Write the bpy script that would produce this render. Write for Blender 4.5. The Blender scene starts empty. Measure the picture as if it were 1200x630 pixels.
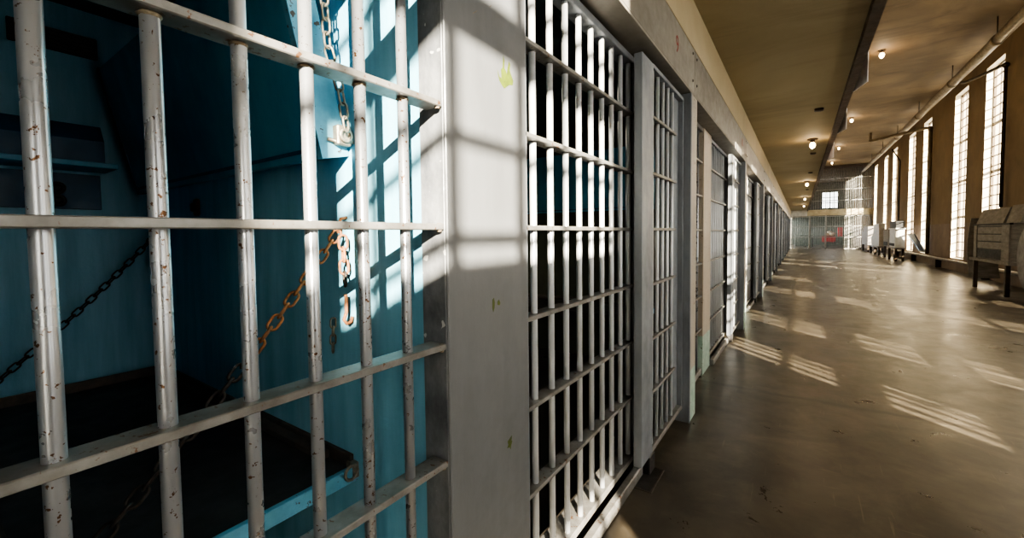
import bpy, bmesh, math, random
from mathutils import Vector, Matrix
random.seed(7)
scene = bpy.context.scene
COL = scene.collection
PI = math.pi

# ------------------------------------------------------------------ materials
def new_mat(name):
    m = bpy.data.materials.new(name)
    m.use_nodes = True
    nt = m.node_tree
    b = nt.nodes['Principled BSDF']
    return m, nt, b

def srgb(r, g, b):
    def f(c):
        c /= 255.0
        return c / 12.92 if c <= 0.04045 else ((c + 0.055) / 1.055) ** 2.4
    return (f(r), f(g), f(b), 1.0)

def ramp(nt, fac, stops):
    n = nt.nodes.new('ShaderNodeValToRGB')
    e = n.color_ramp.elements
    e[0].position, e[0].color = stops[0]
    e[1].position, e[1].color = stops[-1]
    for p, c in stops[1:-1]:
        k = e.new(p); k.color = c
    nt.links.new(fac, n.inputs['Fac'])
    return n.outputs['Color']

def noise(nt, vec, scale, detail=4.0, rough=0.6, dist=0.0):
    n = nt.nodes.new('ShaderNodeTexNoise')
    n.inputs['Scale'].default_value = scale
    n.inputs['Detail'].default_value = detail
    n.inputs['Roughness'].default_value = rough
    n.inputs['Distortion'].default_value = dist
    nt.links.new(vec, n.inputs['Vector'])
    return n.outputs['Fac']

def coords(nt, kind='obj', scale=(1, 1, 1), offset=True):
    """object coordinates shifted by a per-object random amount, or world position"""
    if kind == 'obj':
        tc = nt.nodes.new('ShaderNodeTexCoord'); v = tc.outputs['Object']
        if offset:
            oi = nt.nodes.new('ShaderNodeObjectInfo')
            mu = nt.nodes.new('ShaderNodeMath'); mu.operation = 'MULTIPLY'; mu.inputs[1].default_value = 57.0
            nt.links.new(oi.outputs['Random'], mu.inputs[0])
            ad = nt.nodes.new('ShaderNodeVectorMath'); ad.operation = 'ADD'
            nt.links.new(v, ad.inputs[0]); nt.links.new(mu.outputs[0], ad.inputs[1]); v = ad.outputs[0]
    else:
        g = nt.nodes.new('ShaderNodeNewGeometry'); v = g.outputs['Position']
    if scale != (1, 1, 1):
        mp = nt.nodes.new('ShaderNodeMapping'); mp.inputs['Scale'].default_value = scale
        nt.links.new(v, mp.inputs['Vector']); v = mp.outputs['Vector']
    return v

def mix(nt, fac, a, b):
    n = nt.nodes.new('ShaderNodeMix'); n.data_type = 'RGBA'
    if isinstance(fac, float): n.inputs[0].default_value = fac
    else: nt.links.new(fac, n.inputs[0])
    for s, k in ((a, 6), (b, 7)):
        if isinstance(s, tuple): n.inputs[k].default_value = s
        else: nt.links.new(s, n.inputs[k])
    return n.outputs[2]

def bump(nt, b, h, strength=0.3, dist=0.01):
    n = nt.nodes.new('ShaderNodeBump')
    n.inputs['Strength'].default_value = strength; n.inputs['Distance'].default_value = dist
    nt.links.new(h, n.inputs['Height']); nt.links.new(n.outputs[0], b.inputs['Normal'])

def sep(nt, v):
    n = nt.nodes.new('ShaderNodeSeparateXYZ'); nt.links.new(v, n.inputs[0]); return n.outputs

def math_n(nt, op, a, b):
    n = nt.nodes.new('ShaderNodeMath'); n.operation = op
    for i, s in enumerate((a, b)):
        if isinstance(s, (int, float)): n.inputs[i].default_value = s
        else: nt.links.new(s, n.inputs[i])
    return n.outputs[0]

W, K = (1, 1, 1, 1), (0, 0, 0, 1)

def painted(name, base, dark, rough=0.45, metal=0.0, scale=5.0, stretch=(1, 1, 1), speck=None, speck_at=0.66,
            speck_scale=70, bmp=0.15, kind='obj', chips=None, spread=1.0):
    """aged painted surface: tone variation, scratches, optional rust specks"""
    m, nt, b = new_mat(name)
    v = coords(nt, kind, stretch)
    n1 = noise(nt, v, scale, 6, 0.65)
    c = ramp(nt, n1, [(0.32, dark), (0.68, base)])
    v2 = coords(nt, kind)
    if speck:
        nz = noise(nt, v2, speck_scale, 3, 0.6)
        big = noise(nt, v2, 7.0, 2, 0.5)
        s = math_n(nt, 'ADD', nz, math_n(nt, 'MULTIPLY', big, 0.28))
        f = ramp(nt, s, [(speck_at + 0.14, K), (speck_at + 0.17, W)])
        c = mix(nt, f, c, speck)
    if chips:
        nz = noise(nt, v2, 22, 2, 0.5)
        f = ramp(nt, nz, [(0.70, K), (0.715, W)])
        c = mix(nt, f, c, chips)
    nt.links.new(c, b.inputs['Base Color'])
    r = ramp(nt, noise(nt, v2, 14, 4, 0.6), [(0.3, (rough - 0.1 * spread,) * 3 + (1,)), (0.7, (rough + 0.14 * spread,) * 3 + (1,))])
    nt.links.new(r, b.inputs['Roughness'])
    b.inputs['Metallic'].default_value = metal
    if bmp: bump(nt, b, noise(nt, v2, 60, 4, 0.6), bmp, 0.004)
    return m

M = {}
RUST = srgb(96, 68, 46)
M['silver'] = painted('silver_paint', srgb(188, 191, 198), srgb(154, 157, 164), 0.28, 0.7, 6, (1, 1, 0.3), bmp=0.008, spread=0.2, speck=RUST, speck_at=0.635, speck_scale=110)
M['silver_clean'] = painted('silver_paint_clean', srgb(214, 217, 222), srgb(192, 195, 201), 0.3, 0.3, 6, (1, 1, 0.3), bmp=0.03, spread=0.2)
M['flat'] = painted('flat_bar_paint', srgb(142, 141, 140), srgb(96, 93, 89), 0.42, 0.35, 9, bmp=0.06, spread=0.4, speck=RUST, speck_at=0.64, speck_scale=60)
M['jamb'] = painted('worn_jamb_paint', srgb(150, 152, 156), srgb(70, 74, 82), 0.5, 0.3, 7, (1, 1, 0.5), bmp=0.4, chips=srgb(205, 205, 205))
M['weld'] = painted('weld_crust', srgb(150, 138, 118), srgb(92, 74, 56), 0.7, 0.2, 60, bmp=0.8)
M['plate'] = painted('grey_plate_paint', srgb(118, 120, 124), srgb(98, 100, 104), 0.42, 0.25, 3, (1, 1, 0.2), bmp=0.12)
M['header'] = painted('header_paint', srgb(150, 144, 136), srgb(118, 112, 104), 0.5, 0.2, 3, (1, 0.35, 1), bmp=0.12)
M['panel_steel'] = painted('panel_steel_paint', srgb(142, 147, 154), srgb(104, 108, 116), 0.45, 0.25, 5, (1, 1, 0.3), bmp=0.15)
M['dark_steel'] = painted('dark_steel', srgb(64, 62, 62), srgb(36, 34, 34), 0.5, 0.4, 8)
M['green_chip'] = painted('old_green_paint', srgb(84, 98, 0), srgb(46, 58, 0), 0.6, 0, 18, bmp=0.2)
M['red_number'] = painted('red_stencil_paint', srgb(150, 48, 38), srgb(120, 40, 34), 0.6, 0, 25)
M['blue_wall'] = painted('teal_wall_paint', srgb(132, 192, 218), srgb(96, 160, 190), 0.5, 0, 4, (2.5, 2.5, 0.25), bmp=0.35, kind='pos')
M['blue_bunk'] = painted('blue_bunk_paint', srgb(70, 148, 178), srgb(52, 122, 152), 0.45, 0.1, 4, (1.5, 1.5, 0.4), bmp=0.15)
M['blue_rim'] = painted('blue_rim_paint', srgb(104, 166, 192), srgb(74, 136, 164), 0.45, 0.05, 9, speck=srgb(60, 40, 30), speck_at=0.66, speck_scale=50)
M['blue_dark'] = painted('deep_blue_paint', srgb(26, 74, 106), srgb(18, 54, 80), 0.5, 0.05, 6)
M['bunk_top'] = painted('dark_bunk_top', srgb(56, 54, 54), srgb(30, 30, 32), 0.6, 0.1, 5)
M['rim_dark'] = painted('brown_rim', srgb(82, 72, 64), srgb(50, 45, 42), 0.6, 0.1, 20)
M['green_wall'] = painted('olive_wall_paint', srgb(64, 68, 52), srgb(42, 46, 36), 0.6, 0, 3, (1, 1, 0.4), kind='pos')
M['dark_wall'] = painted('dark_teal_paint', srgb(60, 78, 84), srgb(40, 56, 62), 0.6, 0, 3, (1, 1, 0.4), kind='pos')  # dark grey-teal tone for the cell ceiling
M['rust'] = painted('rusty_chain', srgb(168, 110, 66), srgb(86, 56, 36), 0.75, 0.3, 40, bmp=0.6)
M['chain_dark'] = painted('dark_chain', srgb(72, 64, 58), srgb(34, 30, 30), 0.6, 0.6, 30, bmp=0.4)
M['chain_grey'] = painted('grey_chain', srgb(150, 144, 132), srgb(92, 84, 74), 0.5, 0.6, 30, bmp=0.4)
M['pipe'] = painted('silver_pipe_paint', srgb(132, 118, 98), srgb(88, 76, 60), 0.4, 0.4, 5)
M['pipe_dark'] = painted('dark_pipe', srgb(70, 56, 40), srgb(46, 36, 26), 0.5, 0.4, 6)
M['cab'] = painted('grey_cabinet_paint', srgb(150, 144, 136), srgb(112, 106, 100), 0.6, 0, 5, (1, 1, 3), bmp=0.25)
M['cab_dark'] = painted('dark_cabinet', srgb(34, 30, 28), srgb(18, 16, 15), 0.6, 0, 5)
M['white_enamel'] = painted('white_enamel', srgb(214, 212, 206), srgb(178, 174, 166), 0.35, 0, 4)
M['black_box'] = painted('black_box_paint', srgb(26, 24, 24), srgb(14, 13, 13), 0.5, 0, 5)
M['muntin'] = painted('muntin_paint', srgb(96, 78, 54), srgb(60, 48, 34), 0.55, 0.1, 8)
M['beam'] = painted('brown_beam_paint', srgb(74, 58, 44), srgb(50, 38, 30), 0.6, 0.1, 4)
M['cream_beam'] = painted('cream_beam_paint', srgb(196, 182, 150), srgb(158, 142, 112), 0.6, 0, 3)
M['reveal'] = painted('sunlit_reveal_tone', srgb(226, 214, 190), srgb(206, 192, 166), 0.6, 0, 3)  # cream-white stands in for sun glare on the jambs
M['lit_tin'] = painted('lit_tin_sheet', srgb(232, 226, 226), srgb(200, 192, 192), 0.5, 0, 8)  # tin lightened in colour as if lit, since it faces away from light
M['tin'] = painted('grey_tin', srgb(150, 144, 140), srgb(108, 100, 98), 0.5, 0.2, 6)
M['gate_bar'] = painted('gate_bar_paint', srgb(168, 166, 160), srgb(120, 118, 112), 0.45, 0.3, 6)
M['red_cloth'] = painted('red_cloth', srgb(196, 34, 40), srgb(150, 22, 28), 0.8, 0, 12)
M['green_paint'] = painted('sage_paint', srgb(70, 78, 66), srgb(48, 56, 46), 0.6, 0, 4, kind='pos')
M['brown_cap'] = painted('lamp_cap_paint', srgb(76, 54, 34), srgb(50, 36, 24), 0.5, 0.2, 8)
M['blue_sash'] = painted('blue_grey_sash', srgb(120, 132, 150), srgb(80, 90, 108), 0.4, 0.1, 8)

def mint_footed(name, base, dark):
    """painted steel whose lowest 0.36 m is pale mint"""
    m, nt, b = new_mat(name)
    v = coords(nt, 'pos')
    c = ramp(nt, noise(nt, coords(nt, 'pos', (1, 1, 0.3)), 4, 6, 0.65), [(0.32, dark), (0.68, base)])
    z = math_n(nt, 'ADD', sep(nt, v)[2], math_n(nt, 'MULTIPLY', noise(nt, v, 25, 2), 0.03))
    f = ramp(nt, z, [(0.385, W), (0.39, K)])
    mint = ramp(nt, noise(nt, v, 12, 4), [(0.35, srgb(150, 176, 164)), (0.65, srgb(182, 202, 190))])
    c = mix(nt, f, c, mint)
    rs = math_n(nt, 'ADD', noise(nt, v, 40, 3), math_n(nt, 'MULTIPLY', noise(nt, v, 6, 2), 0.3))
    c = mix(nt, ramp(nt, rs, [(0.82, K), (0.85, W)]), c, RUST)
    nt.links.new(c, b.inputs['Base Color'])
    b.inputs['Roughness'].default_value = 0.5; b.inputs['Metallic'].default_value = 0.1
    bump(nt, b, noise(nt, v, 60, 4), 0.12, 0.004)
    return m
M['pillar'] = mint_footed('pillar_paint', srgb(176, 168, 156), srgb(148, 140, 130))
M['post_mint'] = mint_footed('post_paint', srgb(186, 174, 158), srgb(158, 146, 132))

def floor_mat():
    m, nt, b = new_mat('worn_concrete_floor')
    v = coords(nt, 'pos')
    big = noise(nt, v, 0.7, 8, 0.6, 0.5)
    mid = noise(nt, v, 3.0, 6, 0.6, 0.5)
    c = ramp(nt, big, [(0.36, srgb(34, 30, 25)), (0.5, srgb(64, 57, 48)), (0.64, srgb(98, 89, 76))])
    c2 = ramp(nt, mid, [(0.38, srgb(30, 27, 23)), (0.6, srgb(86, 78, 66))])
    c = mix(nt, 0.5, c, c2)
    # dark scuffs and trodden marks
    sc = noise(nt, coords(nt, 'pos', (1.0, 2.2, 1)), 2.0, 8, 0.6, 0.6)
    c = mix(nt, ramp(nt, sc, [(0.46, K), (0.80, (0.55, 0.55, 0.55, 1))]), c, srgb(44, 36, 28))
    # pale stains
    ps = noise(nt, v, 2.2, 6, 0.7, 0.8)
    c = mix(nt, ramp(nt, ps, [(0.50, K), (0.85, (0.4, 0.4, 0.4, 1))]), c, srgb(132, 120, 100))
    # fine scratches dragged along and across the corridor
    for st, seed_sc in (((9.0, 0.5, 1), 5.0), ((0.6, 8.0, 1), 6.0)):
        fs = noise(nt, coords(nt, 'pos', st), seed_sc, 3, 0.6, 0.4)
        c = mix(nt, ramp(nt, fs, [(0.66, K), (0.74, (0.35, 0.35, 0.35, 1))]), c, srgb(126, 114, 96))
    # the joint that runs across the corridor, and a patched seam further on
    xyz = sep(nt, v)
    for y0, wd in ((4.06, 0.026), (9.3, 0.012), (16.4, 0.02), (24.0, 0.02)):
        d = math_n(nt, 'ABSOLUTE', math_n(nt, 'SUBTRACT', xyz[1], math_n(nt, 'ADD', y0 - 0.06, math_n(nt, 'MULTIPLY', noise(nt, v, 2.2, 5, 0.6), 0.14))), 0)
        c = mix(nt, ramp(nt, d, [(wd * 0.5, (0.8, 0.8, 0.8, 1)), (wd * 1.6, K)]), c, srgb(34, 27, 22))
    # darker floor colour inside the cells
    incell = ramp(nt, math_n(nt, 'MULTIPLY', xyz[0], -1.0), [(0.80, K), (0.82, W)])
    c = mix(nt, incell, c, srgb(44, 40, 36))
    nt.links.new(c, b.inputs['Base Color'])
    r = ramp(nt, noise(nt, v, 3.5, 7, 0.7, 0.5), [(0.32, (0.26,) * 3 + (1,)), (0.68, (0.40,) * 3 + (1,))])
    nt.links.new(r, b.inputs['Roughness'])
    b.inputs['Specular IOR Level'].default_value = 0.6
    bump(nt, b, math_n(nt, 'ADD', mid, math_n(nt, 'MULTIPLY', noise(nt, v, 45, 4), 0.25)), 0.05, 0.01)
    return m
M['floor'] = floor_mat()

def plaster(name, c0, c1, c2, stain=None, stretch=(1, 1, 1), sc=0.6):
    m, nt, b = new_mat(name)
    v = coords(nt, 'pos', stretch)
    n1 = noise(nt, v, sc, 8, 0.62, 0.7)
    c = ramp(nt, n1, [(0.3, c0), (0.52, c1), (0.72, c2)])
    if stain:
        st = noise(nt, coords(nt, 'pos', (0.35, 1.6, 1)), 1.0, 8, 0.7, 1.0)
        c = mix(nt, ramp(nt, st, [(0.52, K), (0.7, (0.6, 0.6, 0.6, 1))]), c, stain)
    nt.links.new(c, b.inputs['Base Color'])
    b.inputs['Roughness'].default_value = 0.75
    bump(nt, b, noise(nt, coords(nt, 'pos'), 18, 6, 0.6), 0.15, 0.01)
    return m
M['ceil_low'] = plaster('low_ceiling_plaster', srgb(136, 122, 92), srgb(152, 138, 106), srgb(164, 150, 118), srgb(124, 110, 82))
M['ceil_high'] = plaster('high_ceiling_plaster', srgb(88, 72, 50), srgb(110, 91, 65), srgb(128, 108, 80), srgb(54, 42, 29))
M['cream'] = plaster('cream_band_plaster', srgb(168, 152, 122), srgb(182, 166, 134), srgb(194, 178, 148))
M['gray_wall'] = plaster('grey_plaster', srgb(120, 108, 90), srgb(138, 126, 106), srgb(150, 138, 118))

def wall_right_mat():
    m, nt, b = new_mat('two_tone_wall')
    v = coords(nt, 'pos')
    up = ramp(nt, noise(nt, v, 1.3, 8, 0.65, 0.5), [(0.3, srgb(112, 93, 67)), (0.7, srgb(136, 115, 86))])
    lo = ramp(nt, noise(nt, v, 1.6, 8, 0.65, 0.5), [(0.3, srgb(112, 96, 84)), (0.7, srgb(142, 124, 110))])
    f = ramp(nt, sep(nt, v)[2], [(0.0, K), (1.0, W)])
    n = nt.nodes[-1]
    gt = math_n(nt, 'GREATER_THAN', sep(nt, v)[2], 1.56)
    c = mix(nt, gt, lo, up)
    nt.links.new(c, b.inputs['Base Color'])
    b.inputs['Roughness'].default_value = 0.75
    bump(nt, b, noise(nt, v, 18, 6, 0.6), 0.15, 0.01)
    return m
M['wall_right'] = wall_right_mat()

def glass_mat():
    m, nt, b = new_mat('dusty_window_glass')
    out = nt.nodes['Material Output']
    tr = nt.nodes.new('ShaderNodeBsdfTransparent'); tr.inputs[0].default_value = (0.96, 0.95, 0.90, 1)
    gl = nt.nodes.new('ShaderNodeBsdfGlossy'); gl.inputs['Roughness'].default_value = 0.08
    tl = nt.nodes.new('ShaderNodeBsdfTranslucent'); tl.inputs[0].default_value = (0.95, 0.9, 0.8, 1)
    a = nt.nodes.new('ShaderNodeMixShader'); a.inputs[0].default_value = 0.08
    nt.links.new(tr.outputs[0], a.inputs[1]); nt.links.new(tl.outputs[0], a.inputs[2])
    c = nt.nodes.new('ShaderNodeMixShader'); c.inputs[0].default_value = 0.05
    nt.links.new(a.outputs[0], c.inputs[1]); nt.links.new(gl.outputs[0], c.inputs[2])
    nt.links.new(c.outputs[0], out.inputs['Surface'])
    return m
M['glass'] = glass_mat()

def sun_screen_mat():  # translucent white for the unseen bands added to diffuse the sun
    m, nt, b = new_mat('sun_screen_translucent')
    out = nt.nodes['Material Output']
    tl = nt.nodes.new('ShaderNodeBsdfTranslucent'); tl.inputs[0].default_value = (0.9, 0.9, 0.88, 1)
    df = nt.nodes.new('ShaderNodeBsdfDiffuse'); df.inputs[0].default_value = (0.8, 0.8, 0.78, 1)
    a = nt.nodes.new('ShaderNodeMixShader'); a.inputs[0].default_value = 0.35
    nt.links.new(tl.outputs[0], a.inputs[1]); nt.links.new(df.outputs[0], a.inputs[2])
    nt.links.new(a.outputs[0], out.inputs['Surface'])
    return m
M['sun_screen'] = sun_screen_mat()

def bulb_mat():
    m, nt, b = new_mat('lit_bulb_glass')
    b.inputs['Base Color'].default_value = (1, 0.9, 0.7, 1)
    b.inputs['Emission Color'].default_value = (1.0, 0.72, 0.40, 1)
    b.inputs['Emission Strength'].default_value = 14.0
    return m
M['bulb'] = bulb_mat()

# ------------------------------------------------------------------ mesh building
class G:
    """collects shapes in world space; build() links them as ONE mesh object, local to its parent"""
    def __init__(s): s.bm = bmesh.new()
    def box(s, x0, x1, y0, y1, z0, z1, bev=0.0, rot=None, piv=None):
        bm = bmesh.new()
        bmesh.ops.create_cube(bm, size=1.0)
        for v in bm.verts:
            v.co = Vector(((x0 + x1) / 2 + v.co.x * (x1 - x0), (y0 + y1) / 2 + v.co.y * (y1 - y0), (z0 + z1) / 2 + v.co.z * (z1 - z0)))
        if bev: bmesh.ops.bevel(bm, geom=bm.edges[:], offset=bev, segments=1, affect='EDGES', clamp_overlap=True)
        if rot is not None:
            p = Vector(piv) if piv else Vector(((x0 + x1) / 2, (y0 + y1) / 2, (z0 + z1) / 2))
            bmesh.ops.transform(bm, matrix=Matrix.Translation(p) @ rot @ Matrix.Translation(-p), verts=bm.verts[:])
        s._add(bm); return s
    def _add(s, bm):
        me = bpy.data.meshes.new('tmp'); bm.to_mesh(me); bm.free(); s.bm.from_mesh(me); bpy.data.meshes.remove(me)
    def tube(s, pts, r, n=12, caps=True, smooth=True):
        """tube along a polyline; r a number or list"""
        pts = [Vector(p) for p in pts]
        rs = r if isinstance(r, (list, tuple)) else [r] * len(pts)
        bm = s.bm; rings = []
        up = None
        for i, p in enumerate(pts):
            a = pts[max(0, i - 1)]; b = pts[min(len(pts) - 1, i + 1)]
            t = (b - a).normalized()
            if up is None:
                up = Vector((0, 0, 1)) if abs(t.z) < 0.9 else Vector((1, 0, 0))
            u = (up - t * up.dot(t)).normalized(); w = t.cross(u); up = u
            rings.append([bm.verts.new(p + (u * math.cos(2 * PI * k / n) + w * math.sin(2 * PI * k / n)) * rs[i]) for k in range(n)])
        for i in range(len(pts) - 1):
            for k in range(n):
                f = bm.faces.new((rings[i][k], rings[i][(k + 1) % n], rings[i + 1][(k + 1) % n], rings[i + 1][k])); f.smooth = smooth
        if caps:
            bm.faces.new(rings[0][::-1]); bm.faces.new(rings[-1])
        return s
    def loop(s, pts, r, n=8):
        """closed tube"""
        pts = [Vector(p) for p in pts]; N = len(pts); bm = s.bm; rings = []
        c = sum(pts, Vector()) / N
        nrm = sum(((pts[i] - c).cross(pts[(i + 1) % N] - c) for i in range(N)), Vector()).normalized()
        for i, p in enumerate(pts):
            t = (pts[(i + 1) % N] - pts[i - 1]).normalized(); w = nrm; u = w.cross(t)
            rings.append([bm.verts.new(p + (u * math.cos(2 * PI * k / n) + w * math.sin(2 * PI * k / n)) * r) for k in range(n)])
        for i in range(N):
            j = (i + 1) % N
            for k in range(n):
                f = bm.faces.new((rings[i][k], rings[i][(k + 1) % n], rings[j][(k + 1) % n], rings[j][k])); f.smooth = True
        return s
    def prism(s, poly, a, b, axis='y'):
        """extrude a polygon (list of 2-D points) from a to b along an axis. axis y: poly in (x,z); x: (y,z); z: (x,y)"""
        def P(p, t):
            return {'y': (p[0], t, p[1]), 'x': (t, p[0], p[1]), 'z': (p[0], p[1], t)}[axis]
        bm = s.bm
        A = [bm.verts.new(P(p, a)) for p in poly]; B = [bm.verts.new(P(p, b)) for p in poly]
        bm.faces.new(A); bm.faces.new(B[::-1])
        for i in range(len(poly)):
            j = (i + 1) % len(poly); bm.faces.new((A[i], B[i], B[j], A[j]))
        return s
    def quad(s, *pts):
        s.bm.faces.new([s.bm.verts.new(p) for p in pts]); return s
    def ball(s, c, r, sc=(1, 1, 1), seg=16):
        bm = bmesh.new(); bmesh.ops.create_uvsphere(bm, u_segments=seg, v_segments=seg // 2 + 2, radius=r)
        for v in bm.verts: v.co = Vector((v.co.x * sc[0] + c[0], v.co.y * sc[1] + c[1], v.co.z * sc[2] + c[2]))
        for f in bm.faces: f.smooth = True
        s._add(bm); return s
    def crust(s, c, r, h, seed=0):
        """a lumpy weld bead round a vertical bar"""
        rnd = random.Random(seed); n = 14; bm = s.bm; rows = []
        for k, (rr, zz) in enumerate(((0.98, 0), (1.16, 0.25), (1.10, 0.7), (1.0, 1.0))):
            rows.append([bm.verts.new((c[0] + math.cos(2 * PI * i / n) * r * rr * (1 + (rnd.random() * 0.22 if k in (1, 2) else 0)),
                                       c[1] + math.sin(2 * PI * i / n) * r * rr * (1 + (rnd.random() * 0.22 if k in (1, 2) else 0)),
                                       c[2] + h * (zz + (rnd.random() * 0.25 if k in (1, 2) else 0)))) for i in range(n)])
        for a, b in zip(rows, rows[1:]):
            for i in range(n):
                f = bm.faces.new((a[i], a[(i + 1) % n], b[(i + 1) % n], b[i])); f.smooth = True
        return s
    def build(s, name, mat, parent=None):
        base = world_loc(parent)
        bmesh.ops.recalc_face_normals(s.bm, faces=s.bm.faces[:])
        if parent is None:   # origin at the base of the mesh itself
            xs = [v.co for v in s.bm.verts]
            base = Vector((sum(c.x for c in xs) / len(xs), sum(c.y for c in xs) / len(xs), min(c.z for c in xs)))
        for v in s.bm.verts: v.co -= base
        me = bpy.data.meshes.new(name); s.bm.to_mesh(me); s.bm.free()
        me.materials.append(M[mat] if isinstance(mat, str) else mat)
        o = bpy.data.objects.new(name, me); COL.objects.link(o)
        if parent is None: o.location = base
        else: o.parent = parent
        return o

LOC = {}
def world_loc(o):
    p = Vector((0, 0, 0))
    while o is not None:
        p += Vector(o.location); o = o.parent
    return p

def tag(o, label, cat, group=None):
    o['label'] = label; o['category'] = cat
    if group: o['group'] = group
    return o
def thing(name, label, cat, loc, group=None):
    o = bpy.data.objects.new(name, None); COL.objects.link(o); o.location = loc
    o.empty_display_size = 0.1
    return tag(o, label, cat, group)
def struct(o):
    o['kind'] = 'structure'; return o
def dup(root, dv, label=None):
    """a copy of a thing, its parts and sub-parts, moved by dv"""
    def cp(o, par):
        c = o.copy(); COL.objects.link(c)
        if par is not None: c.parent = par
        for ch in list(KIDS.get(o.name, [])): cp(ch, c)
        return c
    r = cp(root, None)
    r.location = Vector(root.location) + Vector(dv)
    if label: r['label'] = label
    return r
KIDS = {}
def index_kids():
    KIDS.clear()
    for o in scene.objects:
        if o.parent is not None: KIDS.setdefault(o.parent.name, []).append(o)

ORD = ['first', 'second', 'third', 'fourth', 'fifth', 'sixth', 'seventh', 'eighth', 'ninth', 'tenth', 'eleventh']

# ------------------------------------------------------------------ the room
P = 3.43                 # one cell
NB = 11
YEND = 39.0
XR = 4.2                 # right wall face
ZR = 6.15                # high ceiling
ZL = 2.95                # ceiling under the walkway
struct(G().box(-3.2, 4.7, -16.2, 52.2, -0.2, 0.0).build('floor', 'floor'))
struct(G().box(-3.2, 4.7, -16.2, 52.2, ZR, ZR + 0.2).build('ceiling', 'ceil_high'))
struct(G().box(-0.63, 0.385, -16.0, YEND - 0.02, ZL, ZL + 0.12).build('ceiling_walkway', 'ceil_low'))
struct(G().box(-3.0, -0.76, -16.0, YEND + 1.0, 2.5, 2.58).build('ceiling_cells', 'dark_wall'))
struct(G().box(-0.74, -0.63, -16.0, YEND + 13.0, 2.635, ZR).build('wall_left', 'cream'))
struct(G().box(-3.2, 4.7, -16.2, -16.0, 0, ZR).build('wall_near', 'gray_wall'))
struct(G().box(-0.85, -0.66, -16.0, -0.36, 0, 2.635).build('wall_left_near', 'plate'))

# walls of the cells
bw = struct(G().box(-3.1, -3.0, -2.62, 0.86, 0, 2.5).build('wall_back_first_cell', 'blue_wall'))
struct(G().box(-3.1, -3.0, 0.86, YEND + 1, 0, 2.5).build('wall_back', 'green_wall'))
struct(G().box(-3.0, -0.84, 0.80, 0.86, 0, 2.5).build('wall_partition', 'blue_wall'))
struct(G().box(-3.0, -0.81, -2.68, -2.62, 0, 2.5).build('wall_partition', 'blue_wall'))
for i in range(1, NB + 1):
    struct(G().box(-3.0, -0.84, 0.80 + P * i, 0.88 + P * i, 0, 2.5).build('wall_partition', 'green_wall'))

# right wall with its windows --------------------------------------------------
WZ0, WZ1 = 0.40, 5.80
wins = [(-15.2, -13.9), (-12.2, -10.9), (-9.2, -7.9), (-6.5, -5.3), (-4.90, -2.92), (0.33, 1.28), (2.30, 3.50), (6.10, 7.40), (9.35, 10.60), (12.15, 13.40),
        (15.95, 17.25), (18.75, 20.1), (23.1, 24.4), (25.9, 27.2), (30.15, 31.4), (33.0, 34.3), (37.1, 38.4)]
TH = 0.36
g = G()
ye = -16.0
for a, b in wins:
    g.box(XR, XR + TH, ye, a, 0, ZR)
    g.box(XR, XR + TH, a, b, 0, WZ0)
    g.box(XR, XR + TH, a, b, WZ1, ZR)
    ye = b
g.box(XR, XR + TH, ye, 52.0, 0, ZR)
struct(g.build('wall_right', 'wall_right'))

RAILS = [1.41, 1.77, 2.95, 4.25]
for wi, (a, b) in enumerate(wins):
    w = struct(bpy.data.objects.new('window_%d' % (wi + 1), None)); COL.objects.link(w)
    xg = XR + 0.17
    w.location = (xg, (a + b) / 2, WZ0)
    f = G()
    f.box(xg - .025, xg + .025, a, a + .04, WZ0, WZ1).box(xg - .025, xg + .025, b - .04, b, WZ0, WZ1)
    f.box(xg - .025, xg + .025, a + .04, b - .04, WZ0, WZ0 + .05).box(xg - .025, xg + .025, a + .04, b - .04, WZ1 - .05, WZ1)
    rh = .065 if wi < 10 else .035
    for z in RAILS: f.box(xg - .02, xg + .02, a + .04, b - .04, z - rh, z + rh)
    f.build('window_frame', 'muntin', w)
    rv = G().box(XR + .002, xg - .026, b - .012, b - .001, WZ0, WZ1).box(XR + .002, xg - .026, a + .001, a + .012, WZ0, WZ1)
    rv.box(XR + .002, xg - .026, a + .012, b - .012, WZ1 - .012, WZ1 - .001).box(XR + .002, xg - .026, a + .012, b - .012, WZ0 + .001, WZ0 + .012)
    rv.build('reveal', 'reveal', w)
    mu = G()
    z = WZ0 + .27
    while z < WZ1 - .1:
        if all(abs(z - r) > .1 for r in RAILS): mu.box(xg - .012, xg + .012, a + .04, b - .04, z - .016, z + .016)
        z += .27
    nc = 6 if wi == 4 else 3
    for k in range(1, nc):
        y = a + .04 + (b - a - .08) * k / nc
        mu.box(xg - .014, xg + .014, y - .013, y + .013, WZ0 + .05, WZ1 - .05)
    mu.build('muntin', 'muntin', w)
    sg = G() if 4 < wi < 10 else None
    n = max(3, int(round((b - a) / 0.19)))
    for k in range(1, n) if sg else ():
        y = a + (b - a) * k / n
        sg.box(xg + .11, xg + .125, y - .019, y + .019, WZ0, WZ1)
    if sg: sg.build('stripe_bar', 'muntin', w)  # bars added on out-of-view windows only, to cast the floor stripes
    G().box(xg + .03, xg + .034, a + .02, b - .02, WZ0 + .02, WZ1 - .02).build('pane', 'glass', w)
    if wi == 4:      # added unseen bands over the wide window block sun and give soft fill
        G().box(xg + .05, xg + .07, a, b, 2.50, 3.60).box(xg + .05, xg + .07, a, b, WZ0, 2.15).build('added_sun_screen', 'sun_screen', w)
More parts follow.
